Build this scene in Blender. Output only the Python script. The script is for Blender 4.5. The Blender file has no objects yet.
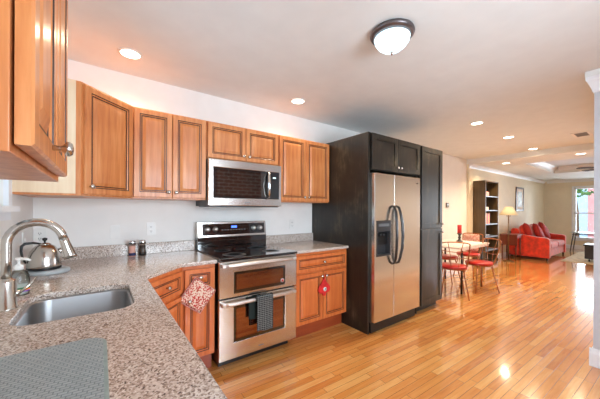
import bpy, math, random
from mathutils import Vector, Matrix
from mathutils.geometry import tessellate_polygon
random.seed(7)
sc = bpy.context.scene
COL = sc.collection
PI = math.pi

def lin(c):
    f = lambda v: v/12.92 if v <= .04045 else ((v+.055)/1.055)**2.4
    return tuple(f(v/255) for v in c) + (1.0,)

# ---------------------------------------------------------------- camera
cam = bpy.data.cameras.new('camera')
cam.sensor_fit = 'HORIZONTAL'; cam.sensor_width = 36
cam.lens = 272.0*36/600
cam.shift_y = (209.3-199.5)/600
cam.clip_start = .02
co = bpy.data.objects.new('camera', cam); COL.objects.link(co)
co.rotation_mode = 'XYZ'
yaw, roll = math.radians(36.25), math.radians(.27)
co.matrix_world = (Matrix.Translation((0, 0, 1.3247)) @ Matrix.Rotation(-yaw, 4, 'Z')
                   @ Matrix.Rotation(PI/2, 4, 'X') @ Matrix.Rotation(roll, 4, 'Z'))
sc.camera = co

# ---------------------------------------------------------------- world, lights, exposure
sc.view_settings.view_transform = 'Standard'
sc.view_settings.look = 'None'
sc.view_settings.gamma = 1
sc.view_settings.use_curve_mapping = False
sc.view_settings.exposure = 0.74
w = bpy.data.worlds.new('daylight'); sc.world = w; w.use_nodes = True
bg = w.node_tree.nodes['Background']
bg.inputs[0].default_value = (.78, .9, 1.0, 1); bg.inputs[1].default_value = 2.2

def area(name, loc, rot, sx, sy, power, col):
    l = bpy.data.lights.new(name, 'AREA'); l.shape = 'RECTANGLE'; l.size = sx; l.size_y = sy
    l.energy = power; l.color = col
    o = bpy.data.objects.new(name, l); COL.objects.link(o); o.location = loc; o.rotation_euler = rot
    return o
DAY = (.74, .87, 1.0); YR_ = -1.5
area('daylight_sink_window', (-.62, 1.62, 1.72), (0, -PI/2, 0), .8, .9, 7, (.42, .74, 1.0))
area('added_fill_sink_wall', (-.62, -.62, 1.1), (0, -PI/2, 0), 2.0, 1.35, 42, DAY)  # added source behind the camera, floods light along the room
area('added_fill_opposite_wall', (1.2, YR_-.22, 1.45), (PI/2, 0, 0), 1.9, 1.5, 88, DAY)  # added source out of view, lights the cabinet fronts
area('daylight_front_window', (13.75, 1.45, 1.25), (0, PI/2, 0), 1.6, 1.0, 34, DAY)
area('unseen_front_window_fill', (13.75, -.6, 1.25), (0, PI/2, 0), 1.6, 1.0, 120, DAY)  # lamp at an unseen window, raised to brighten the living room
WARM = (1.0, .80, .56)
P_SPOT = 5

# ---------------------------------------------------------------- materials
def new_mat(name):
    m = bpy.data.materials.new(name); m.use_nodes = True
    nt = m.node_tree; b = nt.nodes['Principled BSDF']
    return m, nt, b
def N(nt, t, **k):
    n = nt.nodes.new(t)
    for a, v in k.items(): setattr(n, a, v)
    return n
def mathn(nt, op, a, b=None):
    n = N(nt, 'ShaderNodeMath', operation=op)
    for i, v in enumerate((a, b)):
        if v is None: continue
        if isinstance(v, (int, float)): n.inputs[i].default_value = v
        else: nt.links.new(v, n.inputs[i])
    return n.outputs[0]
def ramp(nt, fac, stops, interp='LINEAR'):
    r = N(nt, 'ShaderNodeValToRGB'); r.color_ramp.interpolation = interp
    e = r.color_ramp.elements
    while len(e) < len(stops): e.new(.5)
    for i, (p, c) in enumerate(stops):
        e[i].position = p; e[i].color = lin(c) if len(c) == 3 else c
    nt.links.new(fac, r.inputs[0]); return r.outputs[0]
def coords(nt, scale=(1, 1, 1), kind='Object', rot=(0, 0, 0)):
    t = N(nt, 'ShaderNodeTexCoord'); m = N(nt, 'ShaderNodeMapping')
    m.inputs['Scale'].default_value = scale; m.inputs['Rotation'].default_value = rot
    nt.links.new(t.outputs[kind], m.inputs[0]); return m.outputs[0]
def noise(nt, vec, scale=5, detail=3, rough=.5):
    n = N(nt, 'ShaderNodeTexNoise'); n.inputs['Scale'].default_value = scale
    n.inputs['Detail'].default_value = detail; n.inputs['Roughness'].default_value = rough
    nt.links.new(vec, n.inputs['Vector']); return n.outputs['Fac']
def bump(nt, b, h, strength=.2, dist=.01):
    n = N(nt, 'ShaderNodeBump'); n.inputs['Strength'].default_value = strength
    n.inputs['Distance'].default_value = dist
    nt.links.new(h, n.inputs['Height']); nt.links.new(n.outputs[0], b.inputs['Normal'])
def flat(name, c, rough=.5, metal=0, var=.06, vs=6, spec=None, coat=0, emit=None, es=0, bmp=0):
    """a plain surface whose tone drifts a little"""
    m, nt, b = new_mat(name)
    f = noise(nt, coords(nt), vs, 3)
    lo = tuple(max(0, v*(1-var)) for v in c); hi = tuple(min(255, v*(1+var)) for v in c)
    nt.links.new(ramp(nt, f, [(.3, lo), (.7, hi)]), b.inputs['Base Color'])
    b.inputs['Roughness'].default_value = rough; b.inputs['Metallic'].default_value = metal
    if spec is not None: b.inputs['Specular IOR Level'].default_value = spec
    if coat: b.inputs['Coat Weight'].default_value = coat; b.inputs['Coat Roughness'].default_value = .08
    if emit: b.inputs['Emission Color'].default_value = lin(emit); b.inputs['Emission Strength'].default_value = es
    if bmp: bump(nt, b, noise(nt, coords(nt), 220, 2), bmp, .002)
    return m
def wood(name, dark, mid, light, rough=.25, axis='z', coat=.35):
    m, nt, b = new_mat(name)
    sc_ = {'z': (14, 14, 1.1), 'x': (1.1, 14, 14)}[axis]
    v = coords(nt, sc_)
    f = noise(nt, v, 2.2, 6, .6)
    g = noise(nt, coords(nt, (1, 1, 1)), 3.0, 2)
    mx = mathn(nt, 'ADD', mathn(nt, 'MULTIPLY', f, .65), mathn(nt, 'MULTIPLY', g, .35))
    nt.links.new(ramp(nt, mx, [(.34, dark), (.5, mid), (.66, light)]), b.inputs['Base Color'])
    b.inputs['Roughness'].default_value = rough
    b.inputs['Coat Weight'].default_value = coat; b.inputs['Coat Roughness'].default_value = .12
    return m
def brushed(name, c, rough=.28, aniso_scale=(2, 2, 220)):
    m, nt, b = new_mat(name)
    f = noise(nt, coords(nt, aniso_scale), 3, 2)
    nt.links.new(ramp(nt, f, [(.3, tuple(v*.975 for v in c)), (.7, c)]), b.inputs['Base Color'])
    b.inputs['Metallic'].default_value = 1
    b.inputs['Roughness'].default_value = rough
    return m

M = {}
M['wall'] = flat('white_wall_paint', (240, 237, 232), .7, var=.01, bmp=.05)
M['wall_living'] = flat('cream_wall_paint', (236, 224, 198), .7, var=.01, bmp=.05)
M['ceiling'] = flat('ceiling_paint', (229, 232, 230), .8, var=.01)
M['trim'] = flat('white_trim_paint', (238, 240, 243), .35, var=.01)
M['maple'] = wood('maple_cabinet_wood', (184, 104, 54), (206, 130, 74), (224, 156, 100), .38, coat=.12)
M['maple_bounce'] = wood('maple_floor_bounce_wood', (186, 92, 42), (204, 108, 52), (216, 126, 66), .36, coat=.15)  # redder copy of the maple, warm bounce from the floor put into its colour
M['glaze'] = flat('dark_glaze', (58, 30, 16), .4, var=.2)
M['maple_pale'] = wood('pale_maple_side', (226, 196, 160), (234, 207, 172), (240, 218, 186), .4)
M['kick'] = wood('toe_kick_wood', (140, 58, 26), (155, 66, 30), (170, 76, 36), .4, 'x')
M['steel'] = brushed('brushed_stainless', (222, 216, 208), .2)
M['steel_h'] = brushed('brushed_stainless_horizontal', (222, 217, 210), .22, (220, 2, 2))
M['handle_steel'] = flat('satin_handle_steel', (226, 222, 216), .38, 1, .01)
M['sink_steel'] = flat('sink_steel', (176, 177, 178), .36, 1, .01)
M['nickel'] = brushed('brushed_nickel', (205, 200, 192), .22, (40, 40, 3))
M['chrome'] = flat('polished_chrome', (225, 225, 225), .08, 1, .01)
M['black_glass'] = flat('black_glass', (9, 9, 11), .04, 0, .1, spec=.8, coat=1)
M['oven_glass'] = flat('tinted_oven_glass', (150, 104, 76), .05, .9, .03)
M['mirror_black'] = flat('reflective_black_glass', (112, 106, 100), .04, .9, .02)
M['black'] = flat('black_plastic', (20, 20, 21), .35, 0, .1)
M['black_metal'] = flat('black_enamel', (16, 16, 17), .3, 0, .1, coat=.4)
M['dark_grey'] = flat('charcoal_plastic', (52, 52, 54), .4, 0, .1)
M['white_plastic'] = flat('white_plastic', (235, 233, 228), .35, 0, .02)
M['outlet_slot'] = flat('outlet_slots', (70, 66, 62), .5)
M['bronze'] = flat('oiled_bronze', (104, 96, 96), .35, .8, .1)
M['frost'] = None
M['copper'] = flat('coppery_metal', (168, 104, 62), .3, .75, .1)
M['red_vinyl'] = flat('red_vinyl', (196, 40, 36), .3, 0, .06, coat=.3)
M['red_fabric'] = flat('red_cotton', (204, 36, 34), .8, 0, .1, 30)
M['velvet'] = flat('red_velvet', (204, 50, 22), .75, 0, .16, 9)
M['velvet'].node_tree.nodes['Principled BSDF'].inputs['Sheen Weight'].default_value = .5
M['velvet_dark'] = flat('deep_red_pillow_cloth', (164, 34, 26), .8, 0, .12, 12)
M['dark_wood'] = wood('dark_brown_wood', (46, 30, 18), (58, 38, 24), (70, 48, 30), .35)
M['olive_wood'] = wood('blackbrown_shelf', (66, 48, 24), (78, 58, 30), (88, 68, 38), .4)
M['redwood'] = wood('reddish_wood', (80, 32, 20), (98, 40, 26), (112, 50, 32), .35)
M['shade'] = flat('linen_lamp_shade', (240, 224, 186), .8, 0, .03, emit=(255, 214, 150), es=.15)
M['brass'] = flat('aged_brass', (120, 96, 66), .35, .8, .1)
M['cloth'] = flat('table_cloth', (236, 220, 206), .85, 0, .08, 25)
M['candle'] = flat('red_wax', (200, 30, 30), .45, 0, .05)
M['paper'] = flat('cream_paper', (232, 214, 196), .7, 0, .05)
M['pink'] = flat('pink_cloth', (220, 150, 140), .8, 0, .1, 20)
M['yellow'] = flat('yellow_cover', (232, 178, 60), .5, 0, .1, 20)
M['orange'] = flat('orange_cover', (206, 96, 44), .5, 0, .1, 20)
M['brick_red'] = flat('red_cover', (180, 60, 40), .5, 0, .1, 20)
M['rug'] = flat('beige_rug', (206, 190, 160), .95, 0, .12, 14)
M['kettle_base'] = flat('grey_kettle_base', (176, 182, 184), .4, 0, .04)
M['matte_green'] = flat('leaf_green', (70, 110, 50), .7, 0, .3, 6)
M['trunk'] = flat('tree_bark', (96, 76, 58), .8, 0, .2, 10)
M['house_pink'] = flat('rose_siding', (222, 150, 150), .8, 0, .06)
M['house_blue'] = flat('pale_blue_siding', (176, 204, 226), .8, 0, .05)
M['asphalt'] = flat('street_asphalt', (150, 152, 156), .9, 0, .08)
M['label_blue'] = flat('navy_label', (36, 48, 92), .5)
M['label_pink'] = flat('peach_label', (226, 168, 150), .5)
M['label_green'] = flat('green_label', (30, 110, 66), .5)
M['label_orange'] = flat('orange_label', (232, 130, 40), .5)
M['label_violet'] = flat('violet_label', (130, 90, 180), .5)
M['art'] = flat('picture_print', (170, 178, 168), .4, 0, .35, 9)
M['peppercorn'] = flat('dark_peppercorns', (54, 44, 36), .35, 0, .5, 160)

def emitter(name, col, s):
    m, nt, b = new_mat(name)
    b.inputs['Base Color'].default_value = lin(col)
    b.inputs['Emission Color'].default_value = lin(col); b.inputs['Emission Strength'].default_value = s
    return m
M['bulb'] = emitter('lit_downlight', (255, 244, 222), 6)
M['frost'] = emitter('lit_frosted_glass', (206, 232, 244), 1.25)
M['frost'].node_tree.nodes['Principled BSDF'].inputs['Roughness'].default_value = .25
M['display'] = emitter('blue_display', (70, 110, 255), 1.6)

def thin_glass(name, tint=(1, 1, 1, 1), gloss=.02):
    m = bpy.data.materials.new(name); m.use_nodes = True; nt = m.node_tree
    nt.nodes.clear()
    o = N(nt, 'ShaderNodeOutputMaterial'); mx = N(nt, 'ShaderNodeMixShader')
    t = N(nt, 'ShaderNodeBsdfTransparent'); g = N(nt, 'ShaderNodeBsdfGlossy'); f = N(nt, 'ShaderNodeFresnel')
    t.inputs[0].default_value = tint; g.inputs['Roughness'].default_value = gloss
    nt.links.new(f.outputs[0], mx.inputs[0]); nt.links.new(t.outputs[0], mx.inputs[1])
    nt.links.new(g.outputs[0], mx.inputs[2]); nt.links.new(mx.outputs[0], o.inputs[0])
    return m
M['glass'] = thin_glass('window_glass')
M['bottle'] = thin_glass('clear_bottle', (.86, .9, .9, 1), .05)

def make_floor():
    m, nt, b = new_mat('oak_strip_floor')
    v = coords(nt, (1, 1, 1), 'Object', (0, 0, math.radians(2.0)))
    s = N(nt, 'ShaderNodeSeparateXYZ'); nt.links.new(v, s.inputs[0])
    W, L = .056, .58
    yr = mathn(nt, 'DIVIDE', s.outputs[1], W); row = mathn(nt, 'FLOOR', yr); fy = mathn(nt, 'FRACT', yr)
    wn = N(nt, 'ShaderNodeTexWhiteNoise', noise_dimensions='1D'); nt.links.new(row, wn.inputs['W'])
    xr = mathn(nt, 'ADD', mathn(nt, 'DIVIDE', s.outputs[0], L), mathn(nt, 'MULTIPLY', wn.outputs[0], 7.3))
    col = mathn(nt, 'FLOOR', xr); fx = mathn(nt, 'FRACT', xr)
    cb = N(nt, 'ShaderNodeCombineXYZ'); nt.links.new(row, cb.inputs[0]); nt.links.new(col, cb.inputs[1])
    w2 = N(nt, 'ShaderNodeTexWhiteNoise', noise_dimensions='2D'); nt.links.new(cb.outputs[0], w2.inputs[0])
    gv = N(nt, 'ShaderNodeVectorMath', operation='ADD')
    off = N(nt, 'ShaderNodeVectorMath', operation='SCALE'); off.inputs['Scale'].default_value = 13
    nt.links.new(w2.outputs['Color'], off.inputs[0]); nt.links.new(v, gv.inputs[0]); nt.links.new(off.outputs[0], gv.inputs[1])
    mp = N(nt, 'ShaderNodeMapping'); mp.inputs['Scale'].default_value = (2.0, 26, 1); nt.links.new(gv.outputs[0], mp.inputs[0])
    g = noise(nt, mp.outputs[0], 2.0, 6, .62)
    tone = mathn(nt, 'ADD', mathn(nt, 'MULTIPLY', w2.outputs[0], .42), mathn(nt, 'MULTIPLY', g, .58))
    c = ramp(nt, tone, [(.14, (172, 96, 42)), (.34, (206, 132, 64)), (.55, (220, 152, 80)), (.80, (234, 180, 110))])
    gap = mathn(nt, 'MAXIMUM', mathn(nt, 'LESS_THAN', fy, .035), mathn(nt, 'LESS_THAN', fx, .004))
    mx = N(nt, 'ShaderNodeMix', data_type='RGBA')
    nt.links.new(gap, mx.inputs['Factor']); nt.links.new(c, mx.inputs['A']); mx.inputs['B'].default_value = lin((92, 48, 24))
    nt.links.new(mx.outputs['Result'], b.inputs['Base Color'])
    b.inputs['Roughness'].default_value = .2
    b.inputs['Coat Weight'].default_value = .9; b.inputs['Coat Roughness'].default_value = .07
    hh = mathn(nt, 'ADD', mathn(nt, 'MULTIPLY', gap, -1.0), mathn(nt, 'MULTIPLY', noise(nt, v, 9, 2), .8))
    bump(nt, b, hh, .22, .002)
    return m
M['floor'] = make_floor()

def make_granite():
    m, nt, b = new_mat('speckled_granite')
    v = coords(nt)
    vo = N(nt, 'ShaderNodeTexVoronoi'); vo.inputs['Scale'].default_value = 210; nt.links.new(v, vo.inputs['Vector'])
    bw = N(nt, 'ShaderNodeRGBToBW'); nt.links.new(vo.outputs['Color'], bw.inputs[0])
    a = noise(nt, v, 95, 5, .75)
    t = mathn(nt, 'ADD', mathn(nt, 'MULTIPLY', bw.outputs[0], .5), mathn(nt, 'MULTIPLY', a, .5))
    c = ramp(nt, t, [(.26, (80, 70, 64)), (.36, (146, 126, 114)), (.46, (188, 170, 156)), (.57, (212, 198, 186)), (.72, (234, 226, 218))])
    nt.links.new(c, b.inputs['Base Color'])
    b.inputs['Roughness'].default_value = .16; b.inputs['Coat Weight'].default_value = .2
    return m
M['granite'] = make_granite()

def make_espresso():
    m, nt, b = new_mat('worn_espresso_paint')
    f = noise(nt, coords(nt, (1.2, 1.2, .8)), 3.2, 6, .65)
    g = noise(nt, coords(nt, (30, 30, 1.5)), 2, 4, .6)
    t = mathn(nt, 'ADD', mathn(nt, 'MULTIPLY', f, .7), mathn(nt, 'MULTIPLY', g, .3))
    nt.links.new(ramp(nt, t, [(.38, (22, 20, 18)), (.53, (38, 34, 28)), (.62, (72, 64, 50)), (.72, (112, 101, 82))]), b.inputs['Base Color'])
    r = N(nt, 'ShaderNodeMapRange'); r.inputs[3].default_value = .22; r.inputs[4].default_value = .5
    nt.links.new(f, r.inputs[0]); nt.links.new(r.outputs[0], b.inputs['Roughness'])
    return m
M['espresso'] = make_espresso()

def make_brick():
    m, nt, b = new_mat('exposed_brick')
    t = N(nt, 'ShaderNodeTexCoord'); s = N(nt, 'ShaderNodeSeparateXYZ'); cb = N(nt, 'ShaderNodeCombineXYZ')
    nt.links.new(t.outputs['Object'], s.inputs[0]); nt.links.new(s.outputs[0], cb.inputs[0]); nt.links.new(s.outputs[2], cb.inputs[1])
    br = N(nt, 'ShaderNodeTexBrick'); nt.links.new(cb.outputs[0], br.inputs['Vector'])
    br.inputs['Scale'].default_value = 1; br.inputs['Brick Width'].default_value = .24; br.inputs['Row Height'].default_value = .085
    br.inputs['Mortar Size'].default_value = .008
    br.inputs['Color1'].default_value = lin((176, 104, 78)); br.inputs['Color2'].default_value = lin((140, 80, 60)); br.inputs['Mortar'].default_value = lin((214, 204, 190))
    nt.links.new(br.outputs['Color'], b.inputs['Base Color']); b.inputs['Roughness'].default_value = .85
    return m
M['brick'] = make_brick()

def make_towel():
    m, nt, b = new_mat('black_towel_white_check')
    s = N(nt, 'ShaderNodeSeparateXYZ'); nt.links.new(coords(nt, (62, 62, 62)), s.inputs[0])
    fx = mathn(nt, 'FRACT', s.outputs[0]); fz = mathn(nt, 'FRACT', s.outputs[2])
    g = mathn(nt, 'MAXIMUM', mathn(nt, 'LESS_THAN', fx, .12), mathn(nt, 'LESS_THAN', fz, .14))
    nt.links.new(ramp(nt, g, [(.3, (20, 22, 22)), (.7, (150, 152, 148))]), b.inputs['Base Color'])
    b.inputs['Roughness'].default_value = .9
    return m
M['towel'] = make_towel()
def make_floral():
    m, nt, b = new_mat('red_floral_print')
    vo = N(nt, 'ShaderNodeTexVoronoi'); vo.inputs['Scale'].default_value = 75; nt.links.new(coords(nt), vo.inputs['Vector'])
    c1 = ramp(nt, noise(nt, coords(nt), 90, 3, .6), [(.46, (232, 212, 190)), (.5, (196, 60, 52)), (.58, (186, 48, 44)), (.64, (120, 122, 70))], 'CONSTANT')
    nt.links.new(c1, b.inputs['Base Color']); b.inputs['Roughness'].default_value = .9
    return m
M['floral'] = make_floral()
def make_mat_cloth():
    m, nt, b = new_mat('grey_green_waffle_cloth')
    v = coords(nt, (1, 1, 1), 'Object', (0, 0, .12))
    br = N(nt, 'ShaderNodeTexBrick'); nt.links.new(v, br.inputs['Vector'])
    br.inputs['Scale'].default_value = 1; br.inputs['Brick Width'].default_value = .018; br.inputs['Row Height'].default_value = .010
    br.inputs['Mortar Size'].default_value = .0014; br.inputs['Mortar Smooth'].default_value = .6
    br.inputs['Color1'].default_value = lin((172, 180, 180)); br.inputs['Color2'].default_value = lin((160, 169, 169)); br.inputs['Mortar'].default_value = lin((128, 137, 138))
    nt.links.new(br.outputs['Color'], b.inputs['Base Color']); b.inputs['Roughness'].default_value = .95
    bump(nt, b, mathn(nt, 'MULTIPLY', br.outputs['Fac'], -1.0), .8, .003)
    return m
M['mat_cloth'] = make_mat_cloth()
M['mat_edge'] = flat('grey_green_binding', (152, 166, 160), .9, 0, .05, 40)

# ---------------------------------------------------------------- mesh builder
class MB:
    def __init__(s): s.v = []; s.f = []; s.m = []; s.sm = []
    def add(s, vs, fs, m=0, smooth=False):
        o = len(s.v); s.v += [tuple(v) for v in vs]
        for f in fs: s.f.append(tuple(i+o for i in f)); s.m.append(m); s.sm.append(smooth)
        return s
    def box(s, x0, y0, z0, x1, y1, z1, m=0):
        x0, x1 = sorted((x0, x1)); y0, y1 = sorted((y0, y1)); z0, z1 = sorted((z0, z1))
        return s.add([(x0, y0, z0), (x1, y0, z0), (x1, y1, z0), (x0, y1, z0), (x0, y0, z1), (x1, y0, z1), (x1, y1, z1), (x0, y1, z1)],
                     [(0, 3, 2, 1), (4, 5, 6, 7), (0, 1, 5, 4), (1, 2, 6, 5), (2, 3, 7, 6), (3, 0, 4, 7)], m)
    def tube(s, path, r, n=12, m=0, caps=True, smooth=True):
        P = [Vector(p) for p in path]; rs = r if isinstance(r, (list, tuple)) else [r]*len(P)
        t0 = (P[1]-P[0]).normalized(); up = Vector((0, 0, 1)) if abs(t0.z) < .9 else Vector((1, 0, 0))
        nrm = (up-t0*up.dot(t0)).normalized(); vs = []
        for i, p in enumerate(P):
            t = (P[min(i+1, len(P)-1)]-P[max(i-1, 0)]).normalized()
            nrm = (nrm-t*nrm.dot(t)).normalized(); bn = t.cross(nrm)
            for k in range(n):
                a = 2*PI*k/n; vs.append(p+(nrm*math.cos(a)+bn*math.sin(a))*rs[i])
        fs = [(i*n+k, i*n+(k+1) % n, (i+1)*n+(k+1) % n, (i+1)*n+k) for i in range(len(P)-1) for k in range(n)]
        s.add(vs, fs, m, smooth)
        if caps:
            o = len(s.v)-len(vs)
            s.f += [tuple(o+k for k in reversed(range(n))), tuple(o+(len(P)-1)*n+k for k in range(n))]; s.m += [m, m]; s.sm += [False, False]
        return s
    def lathe(s, prof, c=(0, 0, 0), n=32, m=0, axis='z', smooth=True):
        vs = []
        for r, h in prof:
            for k in range(n):
                a = 2*PI*k/n; x, y = r*math.cos(a), r*math.sin(a)
                p = {'z': (x, y, h), 'y': (x, h, -y), 'x': (h, x, y)}[axis]
                vs.append((p[0]+c[0], p[1]+c[1], p[2]+c[2]))
        fs = [(i*n+k, i*n+(k+1) % n, (i+1)*n+(k+1) % n, (i+1)*n+k) for i in range(len(prof)-1) for k in range(n)]
        s.add(vs, fs, m, smooth)
        o = len(s.v)-len(vs)
        if prof[0][0] > 1e-5: s.f.append(tuple(o+k for k in reversed(range(n)))); s.m.append(m); s.sm.append(False)
        if prof[-1][0] > 1e-5: s.f.append(tuple(o+(len(prof)-1)*n+k for k in range(n))); s.m.append(m); s.sm.append(False)
        return s
    def prism(s, poly, z0, z1, m=0, holes=(), plane='xy'):
        loops = [list(poly)]+[list(h) for h in holes]
        flatp = [p for l in loops for p in l]; n = len(flatp)
        T = {'xy': lambda a, b, c: (a, b, c), 'xz': lambda a, b, c: (a, c, b), 'yz': lambda a, b, c: (c, a, b)}[plane]
        tris = tessellate_polygon([[Vector((p[0], p[1], 0)) for p in l] for l in loops])
        vs = [T(p[0], p[1], z0) for p in flatp]+[T(p[0], p[1], z1) for p in flatp]
        fs = [tuple(t) for t in tris]+[tuple(i+n for i in reversed(t)) for t in tris]
        o = 0
        for l in loops:
            k = len(l); fs += [(o+i, o+(i+1) % k, n+o+(i+1) % k, n+o+i) for i in range(k)]; o += k
        return s.add(vs, fs, m)
    def pillow(s, c, w, h, t, rot=(0, 0, 0), m=0, n=12, e=4):
        R = Matrix.Rotation(rot[2], 3, 'Z') @ Matrix.Rotation(rot[1], 3, 'Y') @ Matrix.Rotation(rot[0], 3, 'X')
        vs = []
        for sg in (-1, 1):
            for i in range(n+1):
                for j in range(n+1):
                    u, v = 2*i/n-1, 2*j/n-1
                    th = ((1-abs(u)**e)*(1-abs(v)**e))**.5
                    pin = 1-.06*(abs(u*v))
                    p = Vector((u*w/2*pin, sg*t/2*th, v*h/2*pin)); vs.append(R @ p+Vector(c))
        k = (n+1)**2; fs = []
        for b_ in (0, 1):
            for i in range(n):
                for j in range(n):
                    q = (b_*k+i*(n+1)+j, b_*k+(i+1)*(n+1)+j, b_*k+(i+1)*(n+1)+j+1, b_*k+i*(n+1)+j+1)
                    fs.append(q if b_ == 0 else q[::-1])
        return s.add(vs, fs, m, True)
    def build(s, name, mats, parent=None, loc=None, bevel=0, seg=2, solid=0):
        me = bpy.data.meshes.new(name); me.from_pydata(s.v, [], s.f)
        for mt in (mats if isinstance(mats, (list, tuple)) else [mats]): me.materials.append(mt if not isinstance(mt, str) else M[mt])
        me.polygons.foreach_set('material_index', s.m); me.polygons.foreach_set('use_smooth', s.sm)
        me.update()
        import bmesh
        bm = bmesh.new(); bm.from_mesh(me); bmesh.ops.remove_doubles(bm, verts=bm.verts, dist=1e-6)
        bmesh.ops.recalc_face_normals(bm, faces=bm.faces); bm.to_mesh(me); bm.free()
        o = bpy.data.objects.new(name, me); COL.objects.link(o)
        if parent: o.parent = parent
        if loc: o.location = loc
        if solid:
            d = o.modifiers.new('solid', 'SOLIDIFY'); d.thickness = solid; d.offset = 0
        if bevel:
            b = o.modifiers.new('bevel', 'BEVEL'); b.width = bevel; b.segments = seg; b.limit_method = 'ANGLE'; b.angle_limit = math.radians(40)
            b.harden_normals = False
        return o

def rrect(x0, y0, x1, y1, r, n=6):
    pts = []
    for cx, cy, a0 in ((x1-r, y1-r, 0), (x0+r, y1-r, PI/2), (x0+r, y0+r, PI), (x1-r, y0+r, 3*PI/2)):
        for i in range(n+1):
            a = a0+PI/2*i/n; pts.append((cx+r*math.cos(a), cy+r*math.sin(a)))
    return pts
def tag(o, label, cat, group=None, kind=None):
    o['label'] = label; o['category'] = cat
    if group: o['group'] = group
    if kind: o['kind'] = kind
    return o
def thing(name, label, cat, loc=(0, 0, 0), rz=0, group=None):
    o = bpy.data.objects.new(name, None); COL.objects.link(o); o.empty_display_size = .1
    o.location = loc; o.rotation_euler = (0, 0, rz)
    return tag(o, label, cat, group)
def copy_tree(o, parent=None):
    c = o.copy(); COL.objects.link(c); c.parent = parent
    if parent: c.matrix_parent_inverse = o.matrix_parent_inverse.copy()
    for ch in [x for x in list(COL.objects) if x.parent == o]: copy_tree(ch, c)
    return c
def struct(name, mb, mat, parent=None, **k):
    o = mb.build(name, mat, parent, **k)
    if not parent: o['kind'] = 'structure'
    return o

# ---------------------------------------------------------------- the room
XW, YW, ZC, ZL = -.41, 2.844, 2.512, 2.40     # sink wall, range wall, kitchen ceiling, living room ceiling
XD, XF, YL, YR = 6.95, 13.3, 2.80, -1.5        # ceiling drop, far wall, living wall, opposite wall
struct('floor', MB().box(XW-.15, YR-.15, -.08, XF+.15, YW+.15, 0), 'floor')
struct('ceiling', MB().box(XW-.15, YR-.15, ZC, XD, YW+.15, ZC+.1), 'ceiling')
TX0, TX1, TY0, TY1 = 7.9, 10.6, -.5, 2.0
struct('ceiling', MB().prism([(XD, YR-.15), (XF+.15, YR-.15), (XF+.15, YW+.15), (XD, YW+.15)], ZL, ZL+.32,
       holes=[[(TX0, TY0), (TX0, TY1), (TX1, TY1), (TX1, TY0)]]), 'ceiling')
struct('ceiling', MB().box(TX0-.05, TY0-.05, ZL+.17, TX1+.05, TY1+.05, ZL+.3), flat('tray_ceiling_paint', (222, 226, 232), .8, var=.01))
# sink wall with holes for the window and an added, unseen door that lets in light
WY0, WY1, WZ0, WZ1 = 1.24, 2.06, 1.335, 2.12
DY0, DY1, DZ1 = -1.3, .02, 2.08
struct('wall_left', MB().prism([(YR, 0), (YW, 0), (YW, ZC), (YR, ZC)], XW-.15, XW, plane='yz',
       holes=[[(WY0, WZ0), (WY0, WZ1), (WY1, WZ1), (WY1, WZ0)], [(DY0, .03), (DY0, DZ1), (DY1, DZ1), (DY1, .03)]]), 'wall')
struct('wall_back', MB().box(XW, YW, 0, XD, YW+.15, ZC), 'wall')
struct('wall_living', MB().box(XD, YL, 0, XF, YW+.15, ZL), 'wall_living')
F1 = (.95, 2.0); F2 = (-1.1, -.05)
struct('wall_far', MB().prism([(YR, 0), (YL, 0), (YL, ZL), (YR, ZL)], XF, XF+.15, plane='yz',
       holes=[[(a, .36), (a, 2.12), (b_, 2.12), (b_, .36)] for a, b_ in (F1, F2)]), 'wall_living')
struct('wall_right', MB().box(3.4, YR-.15, 0, XF+.15, YR, ZC), 'wall_living')
OX0, OX1, OZ0, OZ1 = .3, 2.1, .75, 2.2
struct('wall_opposite', MB().prism([(XW-.15, 0), (3.4, 0), (3.4, ZC), (XW-.15, ZC)], YR-.15, YR, plane='xz',
       holes=[[(OX0, OZ0), (OX0, OZ1), (OX1, OZ1), (OX1, OZ0)]]), 'brick')
ow = MB()
for a, b_, c_, e in ((OX0, OX1, OZ0, OZ0+.05), (OX0, OX1, OZ1-.05, OZ1), (OX0, OX0+.05, OZ0, OZ1), (OX1-.05, OX1, OZ0, OZ1), ((OX0+OX1)/2-.03, (OX0+OX1)/2+.03, OZ0, OZ1)):
    ow.box(a, YR-.1, c_, b_, YR-.05, e)
ow = struct('added_window_4', ow, 'trim')  # unseen window, added to bring soft frontal light onto the cabinets
MB().box(OX0+.02, YR-.078, OZ0+.02, OX1-.02, YR-.072, OZ1-.02).build('pane', 'glass', ow)
struct('wall_stair', MB().box(3.4, YR, 0, 7.1, .39, ZC), flat('pale_blue_grey_paint', (200, 203, 208), .6, var=.01))
# crown moulding profile runs
def crown_x(name, x0, x1, y, z, s=-1, h=.085, p=.085):   # wall plane at y, moulding grows in direction s
    prof = [(0, 0), (0, -h), (.14*p, -h), (.24*p, -h*.75), (.7*p, -h*.22), (p, -.015), (p, 0)]
    return struct(name, MB().prism([(y+s*a, z+b_) for a, b_ in prof], x0, x1, plane='yz'), 'trim')
def crown_y(name, y0, y1, x, z, s=-1, h=.085, p=.085):
    prof = [(0, 0), (0, -h), (.14*p, -h), (.24*p, -h*.75), (.7*p, -h*.22), (p, -.015), (p, 0)]
    return struct(name, MB().prism([(x+s*a, z+b_) for a, b_ in prof], y0, y1, plane='xz'), 'trim')
crown_x('trim_1', XD, XF, YL, ZL)
crown_y('trim_2', YR, YL-.085, XF, ZL)
cr_ = MB(); zt = 2.465
prof = [(0, -.132), (.004, -.132), (.010, -.122), (.013, -.105), (.034, -.045), (.043, -.034), (.047, -.022), (.047, 0), (0, 0)]
npf = len(prof)
for px_, py_, k0, k1 in ((3.4, YR, 1, 0), (3.4, .39, 1, 1), (7.1, .39, 0, 1)):
    cr_.v += [(px_-a*k0, py_+a*k1, zt+b_) for a, b_ in prof]
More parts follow.
